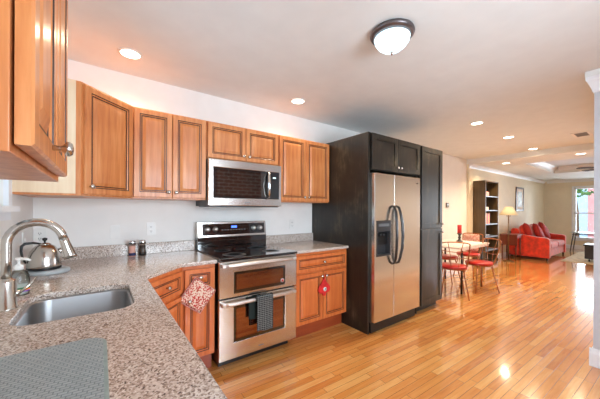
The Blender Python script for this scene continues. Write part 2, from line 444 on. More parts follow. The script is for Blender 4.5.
for g in range(2):
    cr_.f += [(g*npf+q, g*npf+(q+1) % npf, (g+1)*npf+(q+1) % npf, (g+1)*npf+q) for q in range(npf)]; cr_.m += [0]*npf; cr_.sm += [False]*npf
cr_.f += [tuple(range(npf)), tuple(2*npf+q for q in reversed(range(npf)))]; cr_.m += [0, 0]; cr_.sm += [False, False]
struct('trim_3', cr_, 'trim')
struct('ceiling', MB().box(3.35, YR, 2.465, 7.1, .44, ZC), 'ceiling')
crown_x('trim_5', TX0, TX1, TY1, ZL+.17, -1, .12)
crown_y('trim_6', TY0, TY1-.085, TX1, ZL+.17, -1, .1)
def base_x(name, x0, x1, y, s=-1, h=.13):
    prof = [(0, 0), (.02, 0), (.02, h*.72), (.014, h*.8), (.012, h*.93), (.004, h), (0, h)]
    return struct(name, MB().prism([(y+s*a, b_) for a, b_ in prof], x0, x1, plane='yz'), 'trim')
def base_y(name, y0, y1, x, s=-1, h=.13):
    prof = [(0, 0), (.02, 0), (.02, h*.72), (.014, h*.8), (.012, h*.93), (.004, h), (0, h)]
    return struct(name, MB().prism([(x+s*a, b_) for a, b_ in prof], y0, y1, plane='xz'), 'trim')
base_x('baseboard_back', 3.85, XD, YW); base_x('baseboard_living', XD, XF, YL)
base_y('baseboard_far', YR, YL-.02, XF); base_y('baseboard_stair', YR, .412, 3.4, h=.15); base_x('baseboard_stair_side', 3.4, 7.1, .39, 1, .15)

def window(name, y0, y1, z0, z1, x, s, case=.11, cols=1):
    """sash window in a wall of constant x; s is the direction into the room"""
    f = MB()
    t = .045
    for a, b_, c_, d in ((y0, y1, z0, z0+t), (y0, y1, z1-t, z1), (y0, y0+t, z0, z1), (y1-t, y1, z0, z1), (y0, y1, (z0+z1)/2-.02, (z0+z1)/2+.02)):
        f.box(x-s*.10, a, c_, x-s*.05, b_, d)
    for i in range(1, cols): yy = y0+(y1-y0)*i/cols; f.box(x-s*.095, yy-.01, z0, x-s*.06, yy+.01, z1)
    c = case
    f.box(x, y0-c, z1, x+s*.02, y1+c, z1+c); f.box(x, y0-c, z0, x+s*.02, y0, z1); f.box(x, y1, z0, x+s*.02, y1+c, z1)
    o = struct(name, f, 'trim')
    g = MB().box(x-s*.078, y0+t*.6, z0+t*.6, x-s*.072, y1-t*.6, z1-t*.6).build('pane', 'glass', o)
    MB().box(x-s*.05, y0-c*1.1, z0-.03, x+s*.05, y1+c*1.1, z0).box(x, y0-c, z0-.075, x+s*.016, y1+c, z0-.03).build('window_sill', 'trim', o)
    return o
window('window_1', WY0, WY1, WZ0, WZ1, XW, 1, .07)
window('window_2', F1[0], F1[1], .36, 2.12, XF, -1, .05)
window('window_3', F2[0], F2[1], .36, 2.12, XF, -1, .05)
d = MB()
for a, b_, c_, e in ((DY0, DY1, .03, .13), (DY0, DY1, DZ1-.08, DZ1), (DY0, DY0+.08, .03, DZ1), (DY1-.08, DY1, .03, DZ1), ((DY0+DY1)/2-.05, (DY0+DY1)/2+.05, .03, DZ1)):
    d.box(XW-.1, a, c_, XW-.05, b_, e)
do = struct('added_door_1', d, 'trim')  # unseen glass door, added so daylight can flood in from behind the camera
MB().box(XW-.078, DY0+.05, .1, XW-.072, DY1-.05, DZ1-.05).build('added_door_pane', 'glass', do)
MB().box(XW-.05, (DY0+DY1)/2+.02, .95, XW-.02, (DY0+DY1)/2+.045, 1.15).build('added_door_handle', 'nickel', do)

# ---------------------------------------------------------------- cabinet parts
def door_mesh(w, h, t=.021, fw=.052, raised=True):
    """door slab: x 0..w, z 0..h, front towards -y"""
    mb = MB()
    if raised:
        rings = [(0, 0, 0), (0, -t+.004, 0), (.004, -t, 0), (fw-.012, -t, 0), (fw-.011, -t+.0025, 1), (fw-.006, -t+.0025, 0),
                 (fw, -t+.007, 0), (fw, -t+.009, 1), (fw+.007, -t+.009, 0), (fw+.030, -t+.001, 0)]
    else:
        rings = [(0, 0, 0), (0, -t+.002, 0), (.002, -t, 0), (fw, -t, 0), (fw, -t+.009, 0)]
    vs = []
    for i, y, m in rings: vs += [(i, y, i), (w-i, y, i), (w-i, y, h-i), (i, y, h-i)]
    mb.add(vs, [(3, 2, 1, 0)], 0)
    n = len(rings)
    for k in range(n-1):
        mi = rings[k][2]
        if raised and k in (3, 4, 6, 7): mi = 1
        o = k*4
        mb.f += [(o+a, o+(a+1) % 4, o+4+(a+1) % 4, o+4+a) for a in range(4)]; mb.m += [mi]*4; mb.sm += [False]*4
    o = (n-1)*4; mb.f.append((o, o+1, o+2, o+3)); mb.m.append(0); mb.sm.append(False)
    return mb
def add_front(root, kind, x, z, w, h, knob=None, mats=('maple', 'glaze'), raised=True, fw=.052, knob_mat='nickel', lab=None):
    o = door_mesh(w, h, fw=min(fw, h*.28), raised=raised).build(kind, list(mats), root, loc=(x, -.004, z))
    if knob:
        kx, kz = knob
        MB().lathe([(.006, 0), (.005, -.012), (.007, -.016), (.0145, -.022), (.0155, -.027), (.012, -.032), (.004, -.034), (0, -.034)], (kx, -.021, kz), 16, 0, 'y').build('knob', knob_mat, o)
    return o
def cabinet_box(root, w, dep, z0, z1, mat='maple', side=None, kick=None):
    if kick: mat = 'maple_bounce'
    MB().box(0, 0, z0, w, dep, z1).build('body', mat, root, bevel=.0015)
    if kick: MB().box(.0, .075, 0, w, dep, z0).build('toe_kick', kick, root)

ZU0, ZU1 = 1.405, 2.132
# near cabinet over the sink run, faces +x
u = thing('wall_cabinet', 'honey maple wall cabinet at the left edge beside the window, seen nearly edge on', 'cabinet', (-.105, .557, ZU0), PI/2, 'maple cabinets on the kitchen walls')
cabinet_box(u, .56, .303, 0, ZU1-ZU0)
add_front(u, 'cabinet_door', .004, .012, .25, .70, (.190, .032)); add_front(u, 'cabinet_door', .258, .012, .245, .70)
# diagonal corner cabinet
u = thing('corner_wall_cabinet', 'diagonal maple wall cabinet in the corner with a pale side panel', 'cabinet', (0, 0, ZU0), 0, 'maple cabinets on the kitchen walls')
H = ZU1-ZU0
MB().prism([(XW+.002, 2.222), (-.104, 2.222), (.2, 2.514), (.2, YW-.002), (XW+.002, YW-.002)], 0, H).build('body', 'maple', u)
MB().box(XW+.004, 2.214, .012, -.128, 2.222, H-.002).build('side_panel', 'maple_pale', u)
dl = math.hypot(.304, .292)
cd = door_mesh(dl-.03, H-.024).build('cabinet_door', ['maple', 'glaze'], u, loc=(-.104+.015*.72, 2.222+.015*.69, .012)); cd.rotation_euler = (0, 0, math.atan2(.292, .304))
MB().lathe([(.006, 0), (.005, -.012), (.007, -.016), (.0145, -.022), (.0155, -.027), (.012, -.032), (.004, -.034), (0, -.034)], (.032, -.021, .05), 16, 0, 'y').build('knob', 'nickel', cd)
def upper(x0, x1, z0, label, name='wall_cabinet'):
    u = thing(name, label, 'cabinet', (x0, 2.514, z0), 0, 'maple cabinets on the kitchen walls')
    w = x1-x0; h = ZU1-z0
    cabinet_box(u, w, .328, 0, h)
    dw = w/2-.010
    add_front(u, 'cabinet_door', .008, .012, dw, h-.022, (dw-.028, .045)); add_front(u, 'cabinet_door', w/2+.002, .012, dw, h-.022, (.028, .045))
upper(.2, .776, ZU0, 'tall two-door maple wall cabinet between the corner cabinet and the microwave')
upper(.778, 1.541, 1.783, 'short two-door maple wall cabinet directly above the microwave')
upper(1.543, 2.279, ZU0, 'tall two-door maple wall cabinet between microwave and black refrigerator enclosure')

# base cabinets
ZB, ZT = .155, .884
def base(name, label, loc, rz, w, dep, fronts, rect=True):
    b_ = thing(name, label, 'cabinet', loc, rz, 'maple base cabinets')
    cabinet_box(b_, w, dep, ZB, ZT, kick='kick')
    for f in fronts: add_front(b_, *f, mats=('maple_bounce', 'glaze'))
    return b_
bR = base('base_cabinet', 'maple base cabinet right of the range with wide drawer over two doors', (1.535, 2.2, 0), 0, .742, .638,
     [('drawer', .02, .69, .70, .165, (.35, .082)), ('cabinet_door', .02, ZB+.008, .347, .505, (.347-.028, .462)), ('cabinet_door', .373, ZB+.008, .347, .505, (.028, .462))])
bL = base('base_cabinet', 'narrow maple base cabinet left of the range with one drawer and one door', (.505, 2.2, 0), 0, .25, .638,
     [('drawer', .012, .69, .226, .165, (.113, .1)), ('cabinet_door', .012, ZB+.008, .226, .505, (.03, .455))])
bD = thing('corner_base_cabinet', 'diagonal maple base cabinet in the inside corner under the granite counter', 'cabinet', (0, 0, 0), 0, 'maple base cabinets')
MB().prism([(.20, 1.905), (.503, 2.2), (.503, YW-.004), (XW+.004, YW-.004), (XW+.004, 1.905)], ZB, ZT).build('body', 'maple_bounce', bD)
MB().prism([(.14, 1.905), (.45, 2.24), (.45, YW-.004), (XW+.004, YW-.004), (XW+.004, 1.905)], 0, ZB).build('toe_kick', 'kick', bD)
L = math.hypot(.303, .295); an = math.atan2(.295, .303)
for kind, z, h, kz in (('drawer', .69, .165, .09), ('cabinet_door', ZB+.008, .505, .455)):
    o = door_mesh(L-.04, h, fw=.046).build(kind, ['maple_bounce', 'glaze'], bD, loc=(.2+.02*math.cos(an), 1.905+.02*math.sin(an), z)); o.rotation_euler = (0, 0, an)
    MB().lathe([(.006, 0), (.005, -.012), (.007, -.016), (.0145, -.022), (.0155, -.027), (.012, -.032), (0, -.034)], ((L-.04)/2 if kind == 'drawer' else .04, -.021, kz), 16, 0, 'y').build('knob', 'nickel', o)
bS = thing('sink_base_cabinet', 'long maple base cabinet under the sink counter along the window wall', 'cabinet', (.20, .33, 0), PI/2, 'maple base cabinets')
w_ = 1.572
m_ = MB()   # open box so that the bowl hangs free inside
m_.box(0, 0, ZB, w_, .02, ZT); m_.box(0, .585, ZB, w_, .605, ZT); m_.box(0, .02, ZB, .02, .585, ZT); m_.box(w_-.02, .02, ZB, w_, .585, ZT); m_.box(.02, .02, ZB, w_-.02, .585, ZB+.02)
m_.build('body', 'maple_bounce', bS)
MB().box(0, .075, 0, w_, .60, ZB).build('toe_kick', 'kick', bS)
for k in range(4):
    add_front(bS, 'cabinet_door', .012+k*.39, ZB+.008, .376, .505, (.35 if k % 2 == 0 else .028, .462), ('maple_bounce', 'glaze')); add_front(bS, 'drawer', .012+k*.39, .69, .376, .165, (.188, .082), ('maple_bounce', 'glaze'))

# ---------------------------------------------------------------- counters
SX0, SX1, SY0, SY1 = -.262, .122, 1.338, 1.785
hole = rrect(SX0, SY0, SX1, SY1, .075, 8)
ct = thing('countertop', 'long speckled granite counter with sink cutout running from window wall to the range', 'countertop')
MB().prism([(XW+.002, .30), (.226, .30), (.226, 1.893), (.49, 2.165), (.764, 2.165), (.764, YW-.004), (XW+.002, YW-.004)], ZT, .914, holes=[hole[::-1]]).build('slab', 'granite', ct, bevel=.008, seg=3)
MB().box(XW+.004, YW-.034, .914, .764, YW-.004, 1.012).build('backsplash', 'granite', ct, bevel=.002)
c2 = thing('countertop', 'short speckled granite counter between range and black refrigerator enclosure', 'countertop')
MB().box(1.534, 2.165, ZT, 2.279, YW-.004, .914).build('slab', 'granite', c2, bevel=.008, seg=3)
MB().box(1.534, YW-.034, .914, 2.279, YW-.004, 1.012).build('backsplash', 'granite', c2, bevel=.002)

# sink bowl
s_ = thing('kitchen_sink', 'undermount stainless single bowl sink set in the granite counter', 'sink', (0, 0, 0))
rings = [(-.012, .8835, .08), (.004, .8835, .075), (.006, .876, .07), (.012, .74, .065), (.03, .702, .05), (.06, .69, .04)]
mb = MB(); vs = []
for ins, z, r in rings: vs += [(x, y, z) for x, y in rrect(SX0+ins, SY0+ins, SX1-ins, SY1-ins, r, 8)]
n = len(hole)
fs = [(k*n+i, k*n+(i+1) % n, (k+1)*n+(i+1) % n, (k+1)*n+i) for k in range(len(rings)-1) for i in range(n)]
mb.add(vs, fs, 0, True); mb.f.append(tuple((len(rings)-1)*n+i for i in range(n))); mb.m.append(0); mb.sm.append(True)
mb.build('bowl', 'sink_steel', s_, solid=.0015)
MB().lathe([(.045, .691), (.042, .694), (.02, .6925), (0, .6925)], (-.07, 1.56, 0), 24).build('drain', 'chrome', s_)

# faucet
fx, fy = -.308, 1.596
f = thing('kitchen_faucet', 'tall brushed nickel gooseneck faucet with pull-down spray head', 'faucet', (fx, fy, .914))
MB().lathe([(.037, 0), (.037, .005), (.032, .008), (.031, .112), (.028, .118), (.019, .12), (.018, .125)], n=32).build('base', 'nickel', f)
path = [(0, 0, .12), (0, 0, .20), (0, 0, .262)]
R = .0885
for i in range(1, 13):
    a = PI-PI*.95*i/12; path.append((R+R*math.cos(a), 0, .262+R*math.sin(a)))
e = Vector(path[-1]); t_ = (Vector(path[-1])-Vector(path[-2])).normalized()
MB().tube(path, .0165, 20).build('spout', 'nickel', f)
MB().tube([e, e+t_*.012, e+t_*.02, e+t_*.075, e+t_*.09], [.0165, .0175, .0175, .0235, .0245], 20).build('spray_head', 'nickel', f)
MB().tube([(.02, .0, .06), (.040, .0, .06)], .012, 14).tube([(.040, 0, .06), (.066, .02, .085), (.084, .03, .112)], [.005, .0045, .004], 10).build('lever', 'nickel', f)

# soap bottle
b_ = thing('soap_bottle', 'clear pump soap bottle with white pump head behind the faucet', 'bottle', (-.312, 1.83, .914))
MB().lathe([(.034, 0), (.038, .006), (.038, .085), (.03, .105), (.016, .118), (.014, .126)], n=28).build('bottle_body', 'bottle', b_)
MB().lathe([(0, .004), (.035, .004), (.035, .05), (0, .05)], n=28).build('soap', flat('clear_pale_soap', (216, 214, 202), .2), b_)
MB().lathe([(.0386, .022), (.0388, .022), (.0388, .029), (.0386, .029)], n=28, m=0).lathe([(.0386, .029), (.0388, .029), (.0388, .037), (.0386, .037)], n=28, m=1).lathe([(.0386, .016), (.0388, .016), (.0388, .022), (.0386, .022)], n=28, m=2).build('label', ['label_orange', 'label_green', 'label_violet'], b_)
MB().lathe([(.018, .118), (.018, .137), (.009, .142), (.006, .146), (.006, .162), (.013, .164), (.013, .174), (0, .176)], n=20).tube([(0, 0, .168), (.03, -.012, .168), (.043, -.017, .160)], [.007, .006, .005], 10).build('pump', 'white_plastic', b_)

# kettle
k = thing('electric_kettle', 'domed polished steel electric kettle on a pale grey power base', 'kettle', (-.283, 2.335, .914))
MB().lathe([(.096, 0), (.102, .004), (.102, .016), (.094, .024), (.08, .027)], (.022, .008, 0), 40).build('power_base', 'kettle_base', k)
KS = lambda pr: [(a*.89, .028+(b-.026)*1.12) for a, b in pr]
MB().lathe(KS([(.086, .026), (.092, .03), (.094, .038)]), n=40).build('bottom_ring', 'black', k)
MB().lathe(KS([(.093, .038), (.094, .05), (.091, .085), (.078, .125), (.056, .152), (.035, .163), (.034, .163)]), n=40).build('kettle_body', 'nickel', k)
MB().lathe(KS([(.035, .163), (.034, .167), (.02, .172), (0, .174)]), n=32).build('lid', 'nickel', k)
MB().lathe(KS([(.005, .172), (.006, .182), (.014, .188), (.014, .198), (0, .202)]), n=16).build('lid_knob', 'black', k)
MB().tube([(-.018, -.008, .188), (-.05, -.02, .196), (-.085, -.03, .194), (-.098, -.036, .180), (-.100, -.036, .15), (-.094, -.034, .11), (-.080, -.03, .075)], [.005, .007, .0085, .008, .0065, .006, .005], 10).build('handle', 'black', k)
MB().tube([(.06, .026, .125), (.078, .034, .138), (.092, .04, .155)], [.02, .014, .009], 12).build('spout', 'nickel', k)

# drying mat
m_ = thing('dish_drying_mat', 'grey-green quilted dish drying mat lying on the granite beside the sink', 'mat', (-.17, .80, .9145))
MB().prism(rrect(-.182, -.25, .187, .265, .05, 8), 0, .006).build('binding', 'mat_edge', m_, bevel=.002)
MB().prism(rrect(-.174, -.242, .178, .256, .044, 8), .0055, .012).build('quilted_pad', 'mat_cloth', m_, bevel=.003)

# pepper and salt mills
def mill(x, y, lab, bands):
    t = thing('spice_grinder', lab, 'grinder', (x, y, .914), 0, 'grinders by the backsplash')
    MB().lathe([(.024, 0), (.026, .004), (.026, .03), (.0235, .05), (.0235, .09)], n=24).build('glass_jar', bands[0], t)
    MB().lathe([(.0262, .006), (.0266, .006), (.0266, .03), (.0262, .03)], n=24).build('jar_base', bands[1], t)
    MB().lathe([(.0245, .09), (.026, .093), (.026, .128), (.023, .134), (.012, .137), (0, .137)], n=24).build('grinder_head', 'chrome', t)
    MB().lathe([(.0264, .103), (.0268, .103), (.0268, .116), (.0264, .116)], n=24).build('grip_band', 'black', t)
mill(.222, 2.745, 'steel-topped grinder with peach contents and navy foot, left of the pair', ('label_pink', 'label_blue'))
mill(.300, 2.752, 'steel-topped grinder with dark peppercorns, right of the pair nearer the range', ('peppercorn', 'black'))

# ---------------------------------------------------------------- range
RX0, RX1 = .770, 1.529; RW = RX1-RX0
r = thing('double_oven_range', 'freestanding stainless double-oven electric range with black glass cooktop', 'range', (RX0, 2.14, 0))
MB().box(0, .035, .07, RW, .69, .905).box(.03, .10, 0, RW-.03, .66, .07).build('body', 'black_metal', r)
MB().prism(rrect(0, -.028, RW, .60, .02), .905, .922).build('cooktop', 'black_glass', r, bevel=.003)
mk = MB()
for cx, cy, rr in ((.19, .15, .10), (.56, .15, .085), (.19, .43, .075), (.56, .43, .10), (.375, .45, .05)):
    for q in (rr, rr*.6): mk.lathe([(q, .9222), (q+.003, .9222), (q+.003, .9225), (q, .9225)], (cx, cy, 0), 40)
mk.build('burner_marks', flat('grey_burner_print', (92, 94, 96), .3), r)
# backguard
MB().box(0, .60, .922, RW, .69, 1.035).build('backguard_riser', 'black_glass', r)
MB().prism([(.598, 1.035), (.618, 1.192), (.69, 1.192), (.69, 1.035)], 0, RW, plane='yz').build('backguard', 'steel_h', r, bevel=.004)
sl = .02/.157
def on_panel(z): return .598+(z-1.035)*sl
pn = MB(); za, zb = 1.058, 1.172
pn.add([(.045, on_panel(za)-.003, za), (RW-.02, on_panel(za)-.003, za), (RW-.02, on_panel(zb)-.003, zb), (.045, on_panel(zb)-.003, zb),
        (.045, on_panel(za)+.003, za), (RW-.02, on_panel(za)+.003, za), (RW-.02, on_panel(zb)+.003, zb), (.045, on_panel(zb)+.003, zb)],
       [(0, 1, 2, 3), (4, 7, 6, 5), (0, 4, 5, 1), (1, 5, 6, 2), (2, 6, 7, 3), (3, 7, 4, 0)])
cp = pn.build('control_panel', 'black_glass', r)
ds = MB(); zc_ = 1.122
ds.box(.345, on_panel(zc_)-.0065, 1.128, .405, on_panel(zc_)-.0035, 1.148)
ds.build('clock_display', 'display', cp)
kp = MB()
for i in range(9):
    for j in range(3):
        kp.box(.24+i*.031, on_panel(zc_)-.0065, 1.068+j*.018, .255+i*.031, on_panel(zc_)-.004, 1.074+j*.018)
kp.build('touch_keys', flat('grey_key_print', (150, 150, 150), .4), cp)
for kx in (.095, .175, .60, .68):
    MB().lathe([(.026, 0), (.026, -.006), (.021, -.01), (.019, -.03), (.016, -.034), (0, -.034)], (kx, on_panel(1.118)-.003, 1.118), 24, 0, 'y').build('control_knob', 'handle_steel', r)
# front
def curved_handle(z, y0=-.006, depth=.040, hh=.034):
    mb = MB(); n = 14; vs = []
    for i in range(n+1):
        u_ = 2*i/n-1; x = .014+(RW-.042)*i/n
        y = y0-depth*(1-abs(u_)**6)**.5*.9-.004*(1-u_*u_)
        zz = z+.004*(1-u_*u_)
        vs += [(x, y, zz-hh/2), (x, y-.010, zz-hh/4), (x, y-.010, zz+hh/4), (x, y, zz+hh/2), (x, y+.014, zz+hh/2-.004), (x, y+.014, zz-hh/2+.004)]
    fs = [(i*6+k, i*6+(k+1) % 6, (i+1)*6+(k+1) % 6, (i+1)*6+k) for i in range(n) for k in range(6)]
    fs += [tuple(range(5, -1, -1)), tuple(n*6+k for k in range(6))]
    mb.add(vs, fs, 0, False)
    for xa in (.014, RW-.058): mb.box(xa, y0-depth*.9, z-.014, xa+.03, y0+.004, z+.014)
    return mb
def oven_door(z0, z1, wz0, wz1, hz, name_lab):
    fr = MB(); wx0, wx1 = .125, .63
    fr.prism([(0, z0), (RW, z0), (RW, z1), (0, z1)], 0, .032, plane='xz', holes=[[(wx0, wz0), (wx0, wz1), (wx1, wz1), (wx1, wz0)]])
    o = fr.build('oven_door', 'steel', r, bevel=.003); o['label'] = name_lab
    MB().box(wx0, .004, wz0, wx1, .03, wz1).build('oven_window', 'black_glass', o)
    mgx, mgz = .022, .028
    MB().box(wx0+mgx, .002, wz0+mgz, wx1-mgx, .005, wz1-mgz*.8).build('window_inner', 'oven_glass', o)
    curved_handle(hz).build('handle', 'handle_steel', o, bevel=.002)
    return o
od = oven_door(.594, .895, .622, .80, .862, 'short upper oven door')
oven_door(.085, .582, .215, .515, .548, 'tall lower oven door')
MB().lathe([(.017, 0), (.017, -.003), (0, -.003)], (.60, .002, .662), 24, 0, 'y').build('round_sticker', 'white_plastic', r)
st = MB().lathe([(.013, 0), (.013, -.0012), (0, -.0012)], (.60, -.001, .662), 24, 0, 'y').build('sticker_disc', flat('red_sticker', (200, 60, 50), .5), r)
MB().box(.355, -.0012, .122, .405, .001, .130).build('badge', flat('engraved_badge', (120, 118, 116), .4, .6), r)

# towel on the lower oven handle
tw = thing('dish_towel', 'black and white checked dish towel draped over the lower oven handle', 'towel', (1.13, 2.08, .56))
def cloth_panel(x0, x1, zt, zb, y, seedk, dip=0, amp=.005, n=14):
    vs = []
    for i in range(n+1):
        for j in range(n+1):
            u_, v_ = i/n, j/n
            x = x0+(x1-x0)*u_; z = zt+(zb-dip*u_-zt)*v_
            vs.append((x, y+amp*math.sin(u_*9+seedk)*v_, z))
    return vs, [(i*(n+1)+j, (i+1)*(n+1)+j, (i+1)*(n+1)+j+1, i*(n+1)+j+1) for i in range(n) for j in range(n)]
vs, fs = cloth_panel(-.06, .095, .004, -.27, -.016, 0, .01)
t1 = MB().add(vs, fs, 0, True)
nn = 8; vv = []
for i in range(nn+1):
    a = PI*i/nn
    for x in (-.06, .095): vv.append((x, .006-.022*math.cos(a), .004+.022*math.sin(a)))
t1.add(vv, [(i*2, i*2+1, i*2+3, i*2+2) for i in range(nn)], 0, True)
t1.build('towel_front', 'towel', tw, solid=.004)
vs, fs = cloth_panel(-.115, .03, .004, -.17, .030, 2, .01, .003)
o = MB().add(vs, fs, 0, True).build('towel_back', flat('dark_green_towel', (26, 36, 32), .9), tw, solid=.004); o['label'] = 'dark green backing of towel'

# potholders
ph = thing('potholder', 'square red floral potholder hanging point-up from the drawer left of range', 'potholder', (.612, 2.158, .79))
pm = Matrix.Rotation(math.radians(38), 3, 'Y')
mb = MB()
vs = []; n = 10
for sg in (-1, 1):
    for i in range(n+1):
        for j in range(n+1):
            u_, v_ = 2*i/n-1, 2*j/n-1
            p = pm @ Vector((u_*.1, 0, v_*.1)); th = .006*(1-max(abs(u_), abs(v_))**6)
            vs.append((p.x-.005, sg*th-.004*math.sin(u_*2+v_), p.z-.135))
kk = (n+1)**2
mb.add(vs, [((b*kk+i*(n+1)+j), (b*kk+(i+1)*(n+1)+j), (b*kk+(i+1)*(n+1)+j+1), (b*kk+i*(n+1)+j+1)) for b in (0, 1) for i in range(n) for j in range(n)], 0, True)
mb.build('quilted_square', 'floral', ph)
edge = []
for a, b in ((-1, -1), (1, -1), (1, 1), (-1, 1), (-1, -1)):
    p = pm @ Vector((a*.1, 0, b*.1)); edge.append((p.x-.005, -.004*math.sin(a*2+b), p.z-.135))
MB().tube(edge, .0035, 8).build('red_binding', 'pink', ph)
MB().tube([(-.012, -.001, -.012), (-.005, -.012, .006), (.004, -.012, .006), (.004, -.001, -.012)], .002, 8).build('loop', 'pink', ph)

ph = thing('pocket_potholder', 'red hen-shaped potholder with a white spot hanging from the cabinet knobs', 'potholder', (1.905, 2.163, .60))
out = [(a*1.45, b) for a, b in [(0, .005), (-.012, -.02), (-.028, -.05), (-.050, -.085), (-.058, -.12), (-.044, -.150), (-.018, -.16), (-.012, -.185), (.012, -.185), (.018, -.16), (.05, -.148), (.060, -.115), (.048, -.08), (.026, -.05), (.012, -.02)]]
MB().prism(out, -.008, .004, plane='xz').build('quilted_body', 'red_fabric', ph, bevel=.004)
MB().lathe([(.022, 0), (.022, -.003), (0, -.005)], (.006, -.008, -.115), 20, 0, 'y').build('white_spot', 'white_plastic', ph)
MB().lathe([(.009, 0), (.008, -.003), (0, -.004)], (.008, -.0125, -.112), 16, 0, 'y').build('black_spot', 'black', ph)
MB().tube([(-.004, -.002, .0), (-.012, -.012, .03), (.0, -.014, .045), (.012, -.012, .03), (.004, -.002, .0)], .0028, 8).build('loop', 'red_fabric', ph)

# ---------------------------------------------------------------- microwave
m_ = thing('over_range_microwave', 'stainless over-the-range microwave with black glass door under the short cabinet', 'microwave', (.776, 2.44, 1.352))
mw, mh = .765, .428
MB().box(0, .03, 0, mw, .40, mh).box(.02, .03, -.008, mw-.02, .36, 0).build('body', 'dark_grey', m_)
MB().prism([(0, .004), (mw, .004), (mw, mh), (0, mh)], 0, .03, plane='xz', holes=[[(.045, .075), (.045, .355), (mw-.025, .355), (mw-.025, .075)]]).build('door_frame', 'steel_h', m_, bevel=.004)
g_ = MB().box(.045, .003, .075, .625, .028, .355).build('door_glass', 'black_glass', m_)
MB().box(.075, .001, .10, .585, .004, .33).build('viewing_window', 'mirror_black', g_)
MB().box(.628, .003, .075, mw-.025, .028, .355).build('control_panel', 'black_glass', m_)
MB().box(.665, .0015, .290, .700, .003, .302).build('clock_display', emitter('pale_display', (190, 220, 225), 1.2), m_)
hp = [(.612, .002, .345), (.606, -.02, .335), (.600, -.038, .29), (.597, -.045, .215), (.600, -.038, .14), (.606, -.02, .095), (.612, .002, .085)]
hh = MB()
for i in range(len(hp)-1): pass
hh.tube(hp, [.010, .013, .015, .016, .015, .013, .010], 14)
hh.build('handle', 'chrome', m_)
MB().box(.35, -.001, .03, .41, .001, .04).build('badge', flat('engraved_badge_small', (130, 128, 126), .4, .6), m_)

# ---------------------------------------------------------------- refrigerator enclosure, fridge, pantry
EX0, EX1, EY, EZ = 2.283, 3.262, 1.896, 2.152
e_ = thing('refrigerator_enclosure', 'tall worn black-brown cabinet surround with two small doors above the refrigerator', 'cabinet', (EX0, EY, 0))
MB().box(0, 0, 0, .028, YW-EY-.002, EZ).build('side_panel', 'espresso', e_, bevel=.001)
MB().box(EX1-EX0-.02, .02, 0, EX1-EX0, YW-EY-.002, EZ).build('side_panel', 'espresso', e_, bevel=.001)
MB().box(.028, .006, 1.755, EX1-EX0-.02, YW-EY-.002, EZ).build('upper_box', 'espresso', e_)
ES = ('espresso', 'espresso')
dw = (EX1-EX0-.05)/2
add_front(e_, 'cabinet_door', .035, 1.762, dw-.004, EZ-1.762-.008, (dw-.03, .045), ES, False, .06)
add_front(e_, 'cabinet_door', .037+dw, 1.762, dw-.004, EZ-1.762-.008, (.03, .045), ES, False, .06)
p_ = thing('pantry_cabinet', 'tall narrow black-brown pantry cabinet with two stacked doors right of the refrigerator', 'cabinet', (EX1+.004, EY, 0))
pw = 3.835-EX1-.004
MB().box(0, .0, .085, pw, YW-EY-.002, EZ).build('body', 'espresso', p_, bevel=.001)
MB().box(0, .06, 0, pw-.02, YW-EY-.002, .085).build('toe_kick', 'espresso', p_)
add_front(p_, 'cabinet_door', .03, 1.085, pw-.05, EZ-1.085-.012, (pw-.085, .05), ES, False, .065)
add_front(p_, 'cabinet_door', .03, .095, pw-.05, .978, (pw-.085, .93), ES, False, .065)

FX0, FX1, FY = 2.316, 3.215, 1.835
f_ = thing('refrigerator', 'side-by-side stainless refrigerator with black handles and ice dispenser', 'refrigerator', (FX0, FY, 0))
fw_, fh = FX1-FX0, 1.715
MB().box(.005, .07, .02, fw_-.02, .85, fh-.02).build('body', 'dark_grey', f_)
MB().box(.005, .05, .008, fw_-.05, .075, .12).build('base_grille', 'black', f_)
xs = .338
dp = (.020, .272, .825, 1.205)
ld = MB()
ld.prism([(0, .13), (xs-.004, .13), (xs-.004, fh), (0, fh)], 0, .065, plane='xz', holes=[[(dp[0]+.012, dp[2]), (dp[0]+.012, dp[3]), (dp[1], dp[3]), (dp[1], dp[2])]])
lo = ld.build('freezer_door', 'steel', f_, bevel=.004, seg=3)
MB().box(xs+.004, 0, .13, fw_-.03, .065, fh).build('refrigerator_door', 'steel', f_, bevel=.004, seg=3)
di = MB()
x0, x1, z0, z1 = dp[0]+.012, dp[1], dp[2], dp[3]
di.box(x0, .055, z0, x1, .062, z1); di.box(x0, -.004, z0, x0+.014, .055, z1); di.box(x1-.014, -.004, z0, x1, .055, z1)
di.box(x0+.014, -.004, z0, x1-.014, .055, z0+.016)
di.box(x0+.014, -.004, z1-.115, x1-.014, .055, z1)
dio = di.build('dispenser', 'dark_grey', lo)
MB().box(x0+.02, .03, z0+.12, x1-.02, .05, z0+.25).tube([((x0+x1)/2-.03, .03, z1-.13), ((x0+x1)/2-.03, .02, z1-.17)], .012, 10).tube([((x0+x1)/2+.04, .03, z1-.13), ((x0+x1)/2+.04, .02, z1-.17)], .012, 10).build('dispenser_paddle', 'black', dio)
MB().box(x0+.03, -.006, z1-.06, x1-.03, -.004, z1-.03).build('dispenser_keys', flat('grey_keys', (110, 112, 114), .4), dio)
for hx, sg, par in ((xs-.035, 1, lo), (xs+.045, -1, f_)):
    hp = [(hx, .002, 1.365), (hx, -.03, 1.35), (hx, -.048, 1.30), (hx-sg*.012, -.066, 1.18), (hx-sg*.016, -.072, 1.04), (hx-sg*.012, -.066, .90), (hx, -.048, .79), (hx, -.03, .74), (hx, .002, .725)]
    MB().tube(hp, [.013, .014, .015, .0155, .016, .0155, .015, .014, .013], 14).build('handle', 'black_metal', par)
MB().box(fw_-.105, -.0015, fh-.075, fw_-.08, .001, fh-.062).build('badge', flat('dark_badge', (70, 60, 50), .4), f_)

